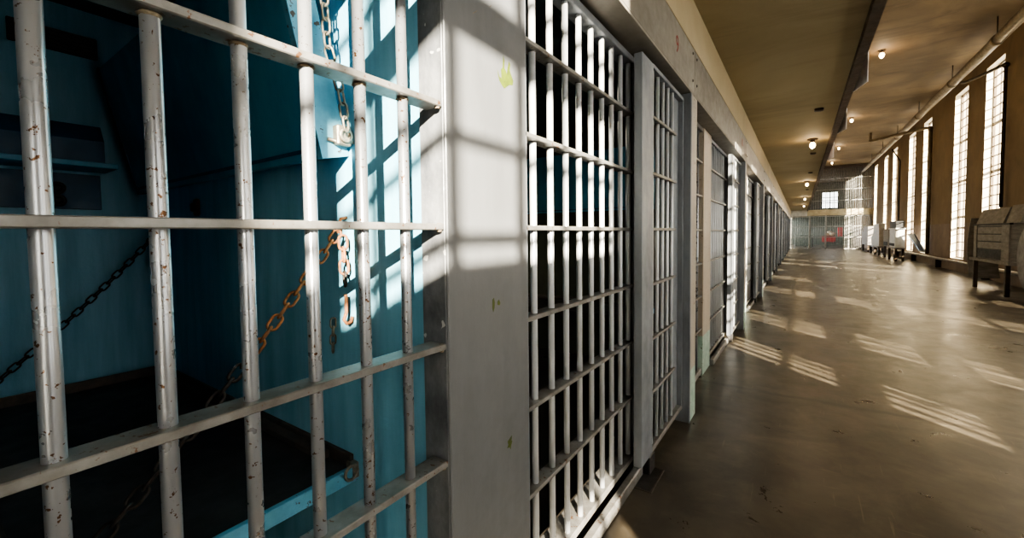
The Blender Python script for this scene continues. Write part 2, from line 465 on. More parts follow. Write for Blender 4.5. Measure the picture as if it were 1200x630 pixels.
# end room behind the barred gate
struct(G().box(4.2, 4.56, 52.0, 52.2, 0, ZR).build('wall_end_corner', 'gray_wall'))
g = G()
ax, bx_, az, bz = 1.72, 3.0, 3.62, 5.2
g.box(-3.2, ax, 52.0, 52.2, 0, ZR).box(bx_, 4.2, 52.0, 52.2, 0, ZR).box(ax, bx_, 52.0, 52.2, 0, az).box(ax, bx_, 52.0, 52.2, bz, ZR)
struct(g.build('wall_far', 'green_paint'))
w = struct(bpy.data.objects.new('window_%d' % (len(wins) + 1), None)); COL.objects.link(w); w.location = (2.36, 52.1, az)
g = G()
for k in range(5): g.box(ax + (bx_ - ax) * k / 4 - .03, ax + (bx_ - ax) * k / 4 + .03, 52.06, 52.12, az, bz)
for k in range(4): g.box(ax, bx_, 52.06, 52.12, az + (bz - az) * k / 3 - .03, az + (bz - az) * k / 3 + .03)
g.build('muntin', 'muntin', w)
G().box(ax, bx_, 52.13, 52.134, az, bz).build('pane', 'glass', w)

# ------------------------------------------------------------------ one cell front, then repeated
XF, XB = -0.75, -0.805       # front and back of the flat cross bars
XC = -0.7775                 # centre line of the round bars
HB = [0.445, 0.752, 1.062, 1.372, 1.682, 1.992]
def bar_mesh_obj(parent, y, z0, z1, r, mat, x=XC):
    return G().tube([(x, y, z0), (x, y, z1)], r, 20).build('bar', mat, parent)

def make_grille(first):
    t = thing('cell_grille', 'fixed grille of round silver bars at the far left, teal cell behind it', 'barred grille', (XC, 0.33, 0.0), 'fixed cell grilles along the row')
    ys = [-0.0195 + 0.1163 * k for k in range(7)]
    b0 = None
    for y in ys:
        if b0 is None: b0 = bar_mesh_obj(t, y, 0.06, 2.30, 0.0123, 'silver'); y0 = y
        else:
            c = b0.copy(); COL.objects.link(c); c.parent = t; c.location = (0, y - y0, 0)
    for k, z in enumerate(HB):
        g = G().box(XB, XF, -0.135, 0.784, z - 0.008, z + 0.008, 0.002)
        cb = g.build('crossbar', 'flat', t)
        if first:
            if k == 4:
                for q, y in enumerate(ys): G().crust((XC, y, z - 0.015), 0.0115, 0.007, k * 17 + q).build('weld_bead', 'weld', cb)
            G().crust((XF - .009, 0.775, z - 0.013), 0.006, 0.022, k + 90).build('weld_bead', 'weld', cb)
    G().box(XB - .02, XF, -0.135, 0.784, 0.02, 0.075, 0.003).build('sill_rail', 'flat', t)
    G().box(XB - .02, XF, -0.135, 0.784, 2.275, 2.31, 0.003).build('head_rail', 'flat', t)
    return t

def make_post(first):
    t = thing('steel_post', 'broad grey steel post plate with chipped green paint spots, nearest of the row', 'steel post', (-0.77, 0.975, 0), 'broad steel posts along the row')
    m = 'plate' if first else 'post_mint'
    G().box(-0.752, -0.742, 0.786, 1.166, 0.0, 2.31, 0.003).build('cover_plate', m, t)
    G().box(-0.838, -0.752, 0.787, 0.80, 0.0, 2.31, 0.002).build('jamb', 'jamb' if first else m, t)
    G().box(-0.806, -0.752, 1.152, 1.164, 0.0, 2.31, 0.002).build('jamb', m, t)
    if first:
        # spots where the grey has flaked off and an older yellow-green coat shows
        chips = [
            [(1.040, 1.886), (1.046, 1.872), (1.045, 1.850), (1.052, 1.846), (1.058, 1.836), (1.062, 1.856), (1.070, 1.878), (1.076, 1.872), (1.074, 1.852), (1.083, 1.838),
             (1.092, 1.826), (1.088, 1.812), (1.070, 1.808), (1.056, 1.798), (1.044, 1.790), (1.032, 1.796), (1.020, 1.806), (1.013, 1.822), (1.011, 1.834), (1.019, 1.818), (1.030, 1.816), (1.028, 1.842), (1.037, 1.850)],
            [(0.972, 1.160), (0.979, 1.164), (0.983, 1.150), (0.981, 1.134), (0.975, 1.122), (0.971, 1.136)],
            [(0.996, 1.150), (1.004, 1.156), (1.011, 1.144), (1.006, 1.138), (0.996, 1.141)],
            [(1.040, 0.706), (1.054, 0.712), (1.064, 0.716), (1.061, 0.700), (1.066, 0.698), (1.058, 0.684), (1.057, 0.674), (1.050, 0.684), (1.038, 0.686), (1.044, 0.694)],
        ]
        for c in chips:
            G().prism(c, -0.7421, -0.7414, 'x').build('paint_chip', 'green_chip', t)
        for k, (y, z, s) in enumerate([(0.90, 1.95, .018), (0.975, 2.0, .012)]):
            G().prism([(y, z), (y + s, z + s * .8), (y + s * 1.1, z + s * .95), (y + .002, z + .004)], -0.7421, -0.7416, 'x').build('scratch', 'weld', t)
    return t

def make_door(first):
    t = thing('cell_door', 'barred cell door with round silver bars right beside the broad chipped post', 'cell door', (XC, 1.75, 0.02), 'barred cell doors along the row')
    ys = [1.262 + 0.1235 * k for k in range(9)]
    b0 = None
    for y in ys:
        if b0 is None: b0 = bar_mesh_obj(t, y, 0.115, 2.285, 0.0123, 'silver_clean'); y0 = y
        else:
            c = b0.copy(); COL.objects.link(c); c.parent = t; c.location = (0, y - y0, 0)
    for k, z in enumerate(HB):
        cb = G().box(XB, XF, 1.17, 2.30, z - 0.008, z + 0.008, 0.002).build('crossbar', 'flat', t)
        if first:
            if k >= 4:
                for q, y in enumerate(ys): G().crust((XC, y, z - 0.013), 0.0112, 0.006, k * 31 + q).build('weld_bead', 'flat', cb)
    G().box(XB, XB + .012, 2.275, 2.345, 0.11, 2.285, 0.002).build('stile', 'panel_steel', t)
    G().box(XB, XF, 2.333, 2.345, 0.11, 2.285, 0.002).build('stile', 'panel_steel', t)
    G().box(XB, XF, 1.17, 1.182, 0.11, 2.285, 0.002).build('stile', 'panel_steel', t)
    G().box(XB - .05, XF, 1.17, 2.345, 0.085, 0.118, 0.003).build('bottom_rail', 'flat', t)
    G().box(XB - .02, XF, 1.17, 2.345, 2.262, 2.295, 0.003).build('head_rail', 'panel_steel', t)
    if first:
        for z in (2.20, 1.54, 0.98, 0.56):
            G().ball((XB + .014, 2.312, z), .013, (.6, 1, 1.2), 10).ball((XB + .018, 2.322, z + .012), .008, (.7, 1, 1), 8).build('bolt', 'jamb', t)
    G().box(-0.745, -0.705, 1.17, 2.29, 0.0, 0.06, 0.006).build('floor_track', 'flat', t)
    return t

def make_panel(first):
    t = thing('side_grille', 'narrow framed grille of five silver bars just past the nearest cell door', 'barred grille', (-0.69, 2.62, 0.1), 'narrow side grilles along the row')
    X0, X1 = -0.72, -0.675
    G().box(X0, X1, 2.17, 2.365, 0.10, 2.275, 0.003).build('stile', 'panel_steel', t)
    G().box(X0, X0 + .012, 2.885, 3.07, 0.10, 2.275, 0.002).build('stile', 'panel_steel', t)
    G().box(X0, X1, 3.07, 3.085, 0.10, 2.275, 0.002).build('stile', 'panel_steel', t)
    b0 = None
    for k in range(5):
        y = 2.415 + 0.112 * k
        if b0 is None: b0 = bar_mesh_obj(t, y, 0.12, 2.262, 0.0123, 'silver_clean', -0.70); y0 = y
        else:
            c = b0.copy(); COL.objects.link(c); c.parent = t; c.location = (0, y - y0, 0)
    for z in HB: G().box(X0, X1, 2.36, 2.89, z - .008, z + .008, .002).build('crossbar', 'flat', t)
    G().box(X0, X1, 2.36, 3.07, 0.10, 0.13, .003).build('bottom_rail', 'flat', t)
    G().box(X0, X1, 2.36, 3.07, 2.255, 2.278, .002).build('head_rail', 'panel_steel', t)
    G().box(X0 - .01, X1 + .004, 2.30, 2.40, 0.0, 0.10, .004).build('foot', 'dark_steel', t)
    return t

def make_pillar(first):
    t = thing('steel_pillar', 'slim beige steel pillar just past the narrow grille nearest the camera', 'steel pillar', (-0.66, 3.18, 0), 'slim steel pillars along the row')
    G().box(-0.80, -0.628, 3.10, 3.128, 0.0, 2.31, 0.003).build('side_plate', 'panel_steel', t)
    G().box(-0.655, -0.63, 3.128, 3.30, 0.0, 2.31, 0.003).build('cover_plate', 'pillar', t)
    G().box(-0.80, -0.655, 3.285, 3.30, 0.0, 2.31, 0.002).build('side_plate', 'panel_steel', t)
    return t

def make_header(first):
    t = thing('header_box', 'long grey steel header box above the nearest cell door, stencilled with a red 9', 'steel header', (-0.66, 1.5, 2.31), 'steel header boxes above the cell doors')
    y0, y1 = 3.212 - P, 3.200
    G().box(-0.655, -0.63, y0, y1, 2.325, 2.63, .003).build('face_plate', 'header', t)
    G().box(-0.83, -0.63, y0, y1, 2.312, 2.325, .002).build('bottom_flange', 'header', t)
    for y in (y0 + .06, y1 - .06):
        for z in (2.40, 2.585):
            G().ball((-0.629, y, z), .010, (.6, 1, 1), 10).build('bolt', 'rim_dark', t)
    return t

def make_text(body, parent, y, z, h):
    cu = bpy.data.curves.new('number', 'FONT'); cu.body = body; cu.size = h * 1.38; cu.align_x = 'CENTER'; cu.extrude = .0004
    o = bpy.data.objects.new('number', cu)
    COL.objects.link(o)
    dg = bpy.context.evaluated_depsgraph_get()
    me = bpy.data.meshes.new_from_object(o.evaluated_get(dg))
    bpy.data.objects.remove(o)
    # text x axis -> +y (left to right as read from the corridor), text y -> z, out towards +x
    R = Matrix(((0, 0, 1), (1, 0, 0), (0, 1, 0))).to_4x4()
    me.transform(R)
    me.materials.clear(); me.materials.append(M['red_number'])
    n = bpy.data.objects.new('number', me); COL.objects.link(n); n.parent = parent
    pl = world_loc(parent)
    n.location = (-0.6293 - pl.x, y - pl.y, z - pl.z)
    return n

gr0, po0, do0, pa0, pi0, he0 = make_grille(True), make_post(True), make_door(True), make_panel(True), make_pillar(True), make_header(True)
make_text('9', he0, 2.70, 2.44, 0.105)
gr1, po1, do1, pa1, pi1, he1 = make_grille(False), make_post(False), make_door(False), make_panel(False), make_pillar(False), make_header(False)
index_kids()
NUM = lambda i: '%s from the camera' % ORD[i]
LBL = {
    'gr': lambda i: 'fixed silver grille between a slim pillar and a broad post, %s along the row' % ORD[i],
    'po': lambda i: 'broad beige steel post with pale mint foot, %s along the row of cells' % ORD[i],
    'do': lambda i: 'barred cell door between a broad post and a narrow grille, %s along the row' % ORD[i],
    'pa': lambda i: 'narrow framed grille beside its cell door, %s narrow one along the row' % ORD[i],
    'pi': lambda i: 'slim steel pillar with pale mint foot, %s pillar along the row of cells' % ORD[i],
    'he': lambda i: 'grey steel header box above the cells, %s header along the row' % ORD[i],
}
protos = {'gr': gr1, 'po': po1, 'do': do1, 'pa': pa1, 'pi': pi1, 'he': he1}
for i in range(2, NB):
    for k, o in protos.items(): dup(o, (0, P * i, 0), LBL[k](i))
for k, o in protos.items():
    o.location = Vector(o.location) + Vector((0, P, 0)); o['label'] = LBL[k](1)
he1['label'] = 'grey steel header box with a faint red 10, second header along the row'
make_text('10', he1, 2.70 + P, 2.45, 0.095)
# the pillar that closes the nearest cell on the camera's side, just out of frame
pm = dup(pi0, (0, -P, 0), 'slim steel pillar that ends the row beside the camera')
# what fills the last stretch up to the far gate
struct(G().box(-0.80, -0.64, 3.30 + P * (NB - 1), YEND, 0, 2.635).build('wall_left_far', 'plate'))

# ------------------------------------------------------------------ cell furniture
YW = 0.80
def lower_bunk(label):
    t = thing('lower_bunk', label, 'bunk', (-2.0, YW - .35, 0.56), 'folding bunks in the cells')
    y0, y1 = YW - .70, YW
    G().box(-2.9, -1.185, y0 + .012, y1 - .012, 0.575, 0.605).build('bed_pan', 'bunk_top', t)
    G().box(-1.185, -1.165, y0, y1, 0.565, 0.612, .002).build('front_rim', 'blue_rim', t)
    G().box(-2.915, -2.9, y0, y1, 0.565, 0.65, .002).build('back_rim', 'rim_dark', t)
    G().box(-2.9, -1.185, y0, y0 + .012, 0.565, 0.625, .002).build('side_rim', 'rim_dark', t)
    G().box(-2.9, -1.185, y1 - .014, y1, 0.565, 0.645, .002).build('side_rim', 'rim_dark', t)
    G().box(-2.85, -1.30, y1 - .05, y1 - .014, 0.605, 0.632, .004).build('hinge_strip', 'rim_dark', t)
    g = G().box(-1.2, -1.16, y1 - .02, y1 + .012, 0.575, 0.625, .003)
    g.loop([(-1.155, y1 - .03 + .022 * math.cos(a), 0.605 + .022 * math.sin(a)) for a in [2 * PI * k / 12 for k in range(12)]], .005)
    g.build('corner_ring', 'chain_grey', t)
    return t
def upper_bunk(label):
    t = thing('upper_bunk', label, 'bunk', (-2.0, YW - .1, 1.6), 'folding bunks in the cells')
    # folded up against the partition, hinged at its lower edge and leaning into the cell
    tilt = math.radians(12.5)
    n = Vector((0, -math.sin(tilt), math.cos(tilt)))        # up along the bunk
    o = Vector((0, -math.cos(tilt), -math.sin(tilt)))       # out of its face
    B = Vector((0, YW - .004, 1.605))
    def slab(x0, x1, a, b, c, d):
        bm = G(); pts = []
        P4 = [B + n * a + o * c, B + n * b + o * c, B + n * b + o * d, B + n * a + o * d]
        return bm.prism([(p.y, p.z) for p in P4], x0, x1, 'x')
    slab(-2.87, -1.19, 0.0, 0.62, 0.0, 0.085).build('bed_pan', 'blue_bunk', t)
    slab(-1.19, -1.165, -.005, 0.625, 0.0, 0.09).build('front_rim', 'blue_rim', t)
    slab(-2.89, -2.87, -.005, 0.625, 0.0, 0.09).build('back_rim', 'blue_dark', t)
    slab(-2.87, -1.19, 0.02, 0.032, 0.085, 0.089).build('seam', 'blue_dark', t)
    g = G().box(-1.185, -1.14, YW - .055, YW - .008, 1.625, 1.685, .004)
    g.loop([(-1.137, YW - .03 + .018 * math.cos(a), 1.655 + .018 * math.sin(a)) for a in [2 * PI * k / 12 for k in range(12)]], .006)
    g.tube([(-1.16, YW - .075, 1.640), (-1.15, YW - .03, 1.632), (-1.14, YW - .004, 1.640)], .006, 8)
    g.build('bracket', 'chain_grey', t)
    return t
ub = upper_bunk('blue steel upper bunk folded up on the side wall of the nearest cell')
lb = lower_bunk('dark lower bunk with light blue front rim in the nearest cell')
index_kids()
ub2 = dup(ub, (0, P, 0), 'folded upper bunk in the dark cell behind the nearest cell door')
lb2 = dup(lb, (0, P, 0), 'lower bunk in the dark cell behind the nearest cell door')

def sag(a, b, drop, n):
    a, b = Vector(a), Vector(b)
    return [a.lerp(b, k / n) - Vector((0, 0, drop * 4 * (k / n) * (1 - k / n))) for k in range(n + 1)]
def chain(name, label, pts, mats, link=0.040, wid=0.011, r=0.0034, group='chains in the nearest cell'):
    """links strung along a polyline; every link is a part"""
    # resample
    L = [0.0]
    for p, q in zip(pts, pts[1:]): L.append(L[-1] + (Vector(q) - Vector(p)).length)
    step = link - 2.1 * r
    n = int(L[-1] / step)
    t = thing(name, label, 'chain', tuple(min(pts, key=lambda p: p[2])), group)
    base = world_loc(t)
    protos_ = {}
    def at(s):
        for k in range(len(L) - 1):
            if s <= L[k + 1] or k == len(L) - 2:
                f = (s - L[k]) / max(1e-6, L[k + 1] - L[k]); return Vector(pts[k]).lerp(Vector(pts[k + 1]), f)
    for i in range(n):
        c = at((i + .5) * step); d = (at((i + 1) * step) - at(i * step)).normalized()
        u = d.cross(Vector((1, 0, .3))).normalized(); w = d.cross(u)
        ang = (PI / 2 if i % 2 else 0) + .35
        u2 = u * math.cos(ang) + w * math.sin(ang); w2 = d.cross(u2)
        mk = mats(i / max(1, n - 1)) if callable(mats) else mats
        if mk not in protos_:
            g = G(); hl = link / 2 - wid
            ring = [(hl + wid * math.sin(a), wid * math.cos(a), 0) for a in [PI * k / 6 for k in range(7)]]
            ring += [(-hl - wid * math.sin(a), -wid * math.cos(a), 0) for a in [PI * k / 6 for k in range(7)]]
            g.loop(ring, r)
            bmesh.ops.recalc_face_normals(g.bm, faces=g.bm.faces[:])
            me = bpy.data.meshes.new('chain_link'); g.bm.to_mesh(me); g.bm.free(); me.materials.append(M[mk]); protos_[mk] = me
        o_ = bpy.data.objects.new('chain_link', protos_[mk]); COL.objects.link(o_); o_.parent = t
        mt = Matrix((d, u2, w2)).transposed().to_4x4(); mt.translation = c - base
        o_.matrix_local = mt
    return t
def hook_obj(parent, pts, r, mat):
    return G().tube(pts, r, 8).build('hook', mat, parent)

A0 = (-1.19, YW - .03, 1.365)
c1 = chain('bunk_chain', 'rusty chain from the side wall hook slanting down to the lower bunk front corner',
           sag(A0, (-1.2, YW - .69, 0.63), 0.035, 14), lambda f: 'rust' if f < .42 else 'chain_dark', 0.046, 0.0125, 0.004)
hook_obj(c1, [(-1.19, YW + .002, 1.41), (-1.19, YW - .02, 1.405), (-1.19, YW - .03, 1.385), (-1.19, YW - .03, 1.36)], .005, 'rust')
c2 = chain('hanging_chain', 'short rusty chain end with a hook hanging beside the slanting chain',
           [(-1.160, YW - .035, 1.35), (-1.158, YW - .034, 1.25), (-1.156, YW - .032, 1.165)], lambda f: 'rust' if f < .8 else 'chain_dark', 0.046, 0.0125, 0.004)
hook_obj(c2, [(-1.156, YW - .032, 1.17), (-1.156, YW - .032, 1.115), (-1.158, YW - .040, 1.092), (-1.158, YW - .030, 1.078), (-1.158, YW - .016, 1.082), (-1.158, YW - .010, 1.098)], .0055, 'rust')
c3 = chain('bunk_chain', 'dark chain from the back corner slanting down left to the lower bunk',
           sag((-2.86, YW - .04, 1.36), (-2.90, YW - .69, 0.64), 0.03, 14), 'chain_dark', 0.046, 0.0125, 0.004)
hook_obj(c3, [(-2.86, YW + .002, 1.40), (-2.86, YW - .02, 1.40), (-2.86, YW - .04, 1.385), (-2.86, YW - .04, 1.355)], .006, 'chain_dark')
c3b = chain('hanging_chain', 'short dark chain end hanging at the back corner of the nearest cell',
            [(-2.84, YW - .04, 1.34), (-2.84, YW - .035, 1.16)], 'chain_dark', 0.046, 0.0125, 0.004)
c4 = chain('bunk_chain', 'grey chain running up from the bracket at the folded upper bunk corner',
           [(-1.123, YW - .035, 1.665), (-1.123, .745, 1.784), (-1.123, .709, 1.893), (-1.123, .706, 1.954), (-1.123, .703, 2.024), (-1.123, .695, 2.30)], 'chain_grey', 0.046, 0.012, 0.0034)
c5 = chain('hanging_chain', 'short grey chain hanging beside the lower part of the slanting chain',
           [(-1.26, YW - .012, 1.08), (-1.268, YW - .012, 0.96)], 'chain_grey', 0.034, 0.008, 0.003)

# things on the back wall and the side wall of the nearest cell
t = thing('wall_shelf', 'dark blue boxed shelf across the back wall of the nearest cell', 'shelf', (-2.9, 0.1, 1.68))
G().prism([(-3.0, 1.90), (-2.86, 1.90), (-2.80, 1.82), (-2.80, 1.72), (-3.0, 1.72)], -0.55, 0.57, 'y').build('box', 'blue_dark', t)
G().box(-3.0, -2.76, -0.55, 0.61, 1.690, 1.715, .003).build('ledge', 'blue_bunk', t)
t = thing('socket_panel', 'deep blue panel with dark sockets below the boxed shelf', 'panel', (-2.98, 0.1, 1.49))
G().box(-3.0, -2.98, -0.55, 0.585, 1.50, 1.675, .002).build('board', 'blue_dark', t)
for y in (0.20, 0.43):
    g = G()
    for z in (1.60, 1.54):
        g.loop([(-2.974, y + .022 * math.cos(a), z + .024 * math.sin(a)) for a in [2 * PI * k / 14 for k in range(14)]], .008)
        g.ball((-2.979, y, z), .016, (.4, 1, 1), 10)
    g.build('socket', 'black_box', t)
t = thing('air_vent', 'black slotted vent high on the back wall of the nearest cell', 'vent', (-2.99, 0.4, 2.26))
G().box(-3.0, -2.985, 0.30, 0.60, 2.265, 2.37, .004).build('vent_box', 'black_box', t)
g = G()
for k in range(5): g.box(-2.985, -2.975, 0.31, 0.59, 2.276 + k * .019, 2.283 + k * .019)
g.build('louvre', 'dark_steel', t)
t = thing('rusty_bracket', 'small rusty bracket on the side wall under the folded bunk', 'bracket', (-2.36, YW - .01, 1.47))
G().box(-2.39, -2.34, YW - .014, YW, 1.455, 1.535, .006).build('back_plate', 'rust', t)
G().box(-2.38, -2.35, YW - .03, YW - .014, 1.475, 1.515, .006).build('lug', 'chain_dark', t)

# floor cover by the door
t = thing('floor_cover', 'small square dark metal cover set in the floor by the nearest door', 'floor cover', (-0.68, 2.27, 0.0))
G().box(-0.74, -0.625, 2.15, 2.385, 0.0, 0.004).build('cover', 'dark_steel', t)
g = G()
g.box(-0.748, -0.74, 2.142, 2.393, 0, .006).box(-0.625, -0.617, 2.142, 2.393, 0, .006).box(-0.74, -0.625, 2.142, 2.15, 0, .006).box(-0.74, -0.625, 2.385, 2.393, 0, .006)
g.build('rim', 'rim_dark', t)

# ------------------------------------------------------------------ walkway edge, lamps, pipes
G_edge = thing('edge_beam', 'long brown beam along the open edge of the walkway above', 'beam', (0.42, 15.5, 2.90))
G().box(0.385, 0.455, -16.0, YEND - .02, 2.88, 2.90).build('bottom_flange', 'beam', G_edge)
G().box(0.385, 0.397, -16.0, YEND - .02, 2.90, 3.30).build('web', 'beam', G_edge)
SHEETS = [(6.02, 'nearest of the three'), (8.45, 'middle one of the three'), (11.4, 'farthest of the three')]
for y1, which in SHEETS:
    o = G().prism([(.455, y1), (.545, y1 - .33), (.552, y1 - .325), (.458, y1 + .006)], 2.885, 3.22, 'z').prism([(.458, y1), (.462, y1 - .014), (.49, y1 - .014), (.49, y1)], 2.90, 2.93, 'z').build('tin_sheet', 'lit_tin')
    tag(o, 'grey tin sheet sticking out from the walkway edge beam, ' + which, 'sheet', 'tin sheets on the edge beam')

def lamp(x, y, z, label, r=0.046, watts=14, group='ceiling bulbs'):
    t = thing('ceiling_lamp', label, 'lamp', (x, y, z), group)
    G().tube([(x, y, z), (x, y, z - .02)], .075, 16).tube([(x, y, z - .02), (x, y, z - .06)], [.035, .03], 14).build('socket', 'brown_cap', t)
    b = G().ball((x, y, z - .06 - r * 1.1), r, (1, 1, 1.2), 14).build('bulb', 'bulb', t)
    ld = bpy.data.lights.new('bulb_light', 'POINT'); ld.energy = watts; ld.color = (1.0, 0.74, 0.46); ld.shadow_soft_size = 0.05
    lo = bpy.data.objects.new('bulb_light', ld); COL.objects.link(lo); lo.parent = t; lo.location = (0, 0, -.06 - r * 2.5)
    return t
for k, y in enumerate([9.0, 16.4, 23.8, 30.4]):
    lamp(0.15, y, ZL, 'lit round bulb under the low walkway ceiling, %s from the camera' % ['nearest', 'second', 'third', 'fourth'][k])
for k, y in enumerate([15.0, 23.0, 30.2, 36.4]):
    lamp(1.72, y, ZR, 'lit bulb on the high ceiling to the right of the walkway, %s from the camera' % ['nearest', 'second', 'third', 'fourth'][k], 0.06, 30)
for k, (x, y) in enumerate([(0.177, 6.85), (0.19, 10.6), (0.20, 14.0), (0.19, 19.5)]):
    o = G().box(x - .05, x + .05, y - .05, y + .05, ZL - .03, ZL, .01).tube([(x, y, ZL - .03), (x, y, ZL - .035)], .03, 12).build('junction_box', 'brown_cap')
    tag(o, 'small dark junction box on the low ceiling, %s from the camera' % ['nearest', 'second', 'third', 'fourth'][k], 'junction box', 'junction boxes on the low ceiling')

XP, ZP = 3.6, 5.62
t = thing('overhead_pipe', 'long thick silver pipe hung under the high ceiling along the windows', 'pipe', (XP, 15, ZP))
G().tube([(XP, -15.9, ZP), (XP, YEND - .06, ZP)], .105, 20).build('pipe_run', 'pipe', t)
for y in (6.0, 10.2, 14.2, 17.6, 21.8, 26.0, 30.2, 34.4):
    G().tube([(XP, y - .09, ZP), (XP, y + .09, ZP)], .122, 20).build('coupling', 'pipe', t)
    h = G().tube([(XP, y, ZP + .105), (XP, y, ZR)], .012, 8).build('hanger_rod', 'pipe_dark', t)
t = thing('branch_pipe', 'dark branch pipe crossing to the wall and down beside the nearest window', 'pipe', (3.9, 15.6, 1.5))
G().tube([(XP + .13, 17.3, ZP - .08), (3.75, 17.0, ZP - .16), (3.92, 16.2, ZP - .2), (4.1, 15.62, ZP - .2), (4.12, 15.6, ZP - .3), (4.12, 15.6, 1.9)], .036, 12).build('pipe_run', 'pipe_dark', t)
G().ball((4.12, 15.6, ZP - .22), .07).build('elbow', 'pipe_dark', t)
t = thing('drain_pipe', 'pale pipe with an upturned end crossing the ceiling to the wall', 'pipe', (3.4, 23.4, 0.5))
G().tube([(2.55, 24.9, 5.75), (2.55, 24.9, 5.46), (2.62, 24.85, 5.38), (4.02, 22.8, 5.33), (4.1, 22.7, 5.25), (4.1, 22.7, 0.42)], .06, 12).build('pipe_run', 'pipe', t)
G().ball((2.56, 24.9, 5.40), .075).ball((4.09, 22.72, 5.29), .085).build('elbow', 'pipe', t)
t = thing('stand_pipe', 'thin dark pipe crossing between windows at the far end of the right wall', 'pipe', (4.1, 29, 0.4))
G().tube([(XP + .12, 28.2, 5.4), (4.05, 28.7, 4.95), (4.1, 28.75, 4.85), (4.1, 28.75, .4)], .03, 10).build('pipe_run', 'pipe_dark', t)
t = thing('wall_pipe', 'long pipe running low along the right wall under the windows', 'pipe', (4.1, 20, .28))
G().tube([(4.08, -15.9, .33), (4.08, YEND + 3, .33)], .05, 12).build('pipe_run', 'pipe', t)
for y in (10.0, 16.5, 21.2, 25.2, 29.2, 33.5): G().box(4.05, 4.2, y - .03, y + .03, 0.0, .29, .004).build('stand', 'pipe_dark', t)

# ------------------------------------------------------------------ furniture along the right wall
t = thing('grey_cabinet', 'large grey planked cabinet with sloped hood on a legged bench by the window', 'cabinet', (3.7, 13.4, 0))
y0, y1 = 12.30, 14.35
xf = 3.40
g = G()
g.box(xf, 3.98, y0, y1, .70, 1.46, .006)
g.build('body', 'cab', t)
pl = G()
for z0, z1 in ((.93, 1.075), (1.095, 1.235), (1.255, 1.40)): pl.box(xf - .014, xf, y0 + .42, y1 - .22, z0, z1, .004)
pl.build('plank_front', 'cab', t)
G().box(xf - .003, xf, y0 + .42, y1 - .22, .92, 1.42).build('backing', 'cab_dark', t)
fr = G().box(xf - .022, xf, y0, y0 + .40, .70, 1.44, .005).box(xf - .022, xf, y1 - .20, y1, .70, 1.44, .005)
fr.build('corner_board', 'cab', t)
G().box(xf - .035, xf + .02, y0 - .03, y1 + .03, 1.44, 1.475, .006).build('cornice', 'cab_dark', t)
G().box(xf - .012, xf, y0 + .42, y1 - .22, .72, .915, .003).build('slot', 'cab_dark', t)
G().prism([(xf + .0, 1.475), (4.0, 1.475), (4.0, 1.80), (xf + .10, 1.80)], y0 + .42, y1 - .05, 'y').build('hood', 'cab', t)
G().prism([(xf + .03, 1.475), (4.0, 1.475), (4.0, 1.83), (xf + .12, 1.83)], y0 - .30, y0 + .38, 'y').build('hood', 'cab', t)
G().box(xf - .06, 3.98, y0 - .12, y1 + .12, .635, .70, .008).build('bench_top', 'cab', t)
for y in (y0 + .10, y1 - .10):
    for x in (xf + .0, 3.9): G().box(x - .035, x + .035, y - .035, y + .035, 0, .635, .006).build('leg', 'pipe_dark', t)
def shield(name, yc, z0, z1, bulge, mat, x0=3.36):
    g = G(); N = 10
    prof = [(z0 + (z1 - z0) * k / N, bulge * math.sin(PI * k / N)) for k in range(N + 1)]
    poly = [(yc - (b if bulge > 0 else b), z) for z, b in prof]
    poly2 = [(p[0] + .03, p[1]) for p in poly][::-1]
    return g.prism(poly + poly2, x0, x0 + .5, 'x').build(name, mat, t)
shield('curved_side', y1 + .14, .20, 1.62, -.22, 'cab')
t = thing('drum_washer', 'pale round-bellied drum with curved side at the right picture edge', 'drum', (3.6, 11.35, 0))
g = G(); N = 16
ring = [(11.35 + .62 * math.cos(2 * PI * k / N * 1.0), .83 + .62 * math.sin(2 * PI * k / N)) for k in range(N)]
g.prism(ring, 3.42, 4.0, 'x').build('drum', 'white_enamel', t)
g = G().prism([(11.35 + .66 * math.cos(2 * PI * k / 24), .83 + .66 * math.sin(2 * PI * k / 24)) for k in range(24)], 3.40, 3.44, 'x').build('rim', 'tin', t)
for y in (11.0, 11.7):
    for x in (3.5, 3.92): G().box(x - .03, x + .03, y - .03, y + .03, 0, .40).build('leg', 'pipe_dark', t)

# white appliances further along
t = thing('white_cabinet', 'white enamel cabinet on a legged stand, black box on its top', 'cabinet', (3.55, 25.3, 0))
G().prism([(3.42, 24.66), (3.44, 24.60), (3.49, 24.57), (3.72, 24.57), (3.72, 26.1), (3.49, 26.1), (3.44, 26.07), (3.42, 26.0)], .60, 1.45, 'z').build('body', 'white_enamel', t)
G().box(3.405, 3.42, 24.8, 25.9, .66, .78, .004).build('slot', 'cab_dark', t)
G().box(3.40, 3.74, 24.5, 26.2, 1.40, 1.452, .01).build('lid', 'white_enamel', t)
G().box(3.38, 3.76, 24.45, 26.4, .54, .60, .006).build('bench_top', 'tin', t)
for y in (24.6, 26.2):
    for x in (3.45, 3.68): G().box(x - .04, x + .04, y - .04, y + .04, 0, .54, .004).build('leg', 'pipe_dark', t)
o = G().box(3.43, 3.71, 24.62, 26.05, 1.453, 1.76, .01).box(3.42, 3.72, 24.59, 26.08, 1.70, 1.74, .006).build('black_box', 'black_box')
tag(o, 'black box standing on the white enamel cabinet', 'box')
t = thing('grey_cabinet', 'smaller grey cabinet standing just beyond the white one with the black box', 'cabinet', (3.7, 27.2, 0))
G().box(3.48, 3.8, 26.8, 28.3, .56, 1.42, .02).build('body', 'cab', t)
G().box(3.465, 3.48, 27.0, 28.1, .62, .80, .004).build('slot', 'cab_dark', t)
for y in (26.9, 28.2):
    for x in (3.55, 3.74): G().box(x - .04, x + .04, y - .04, y + .04, 0, .56).build('leg', 'pipe_dark', t)
t = thing('white_washer', 'white machine with a stepped sloping front near the far gate', 'machine', (3.7, 30.6, 0))
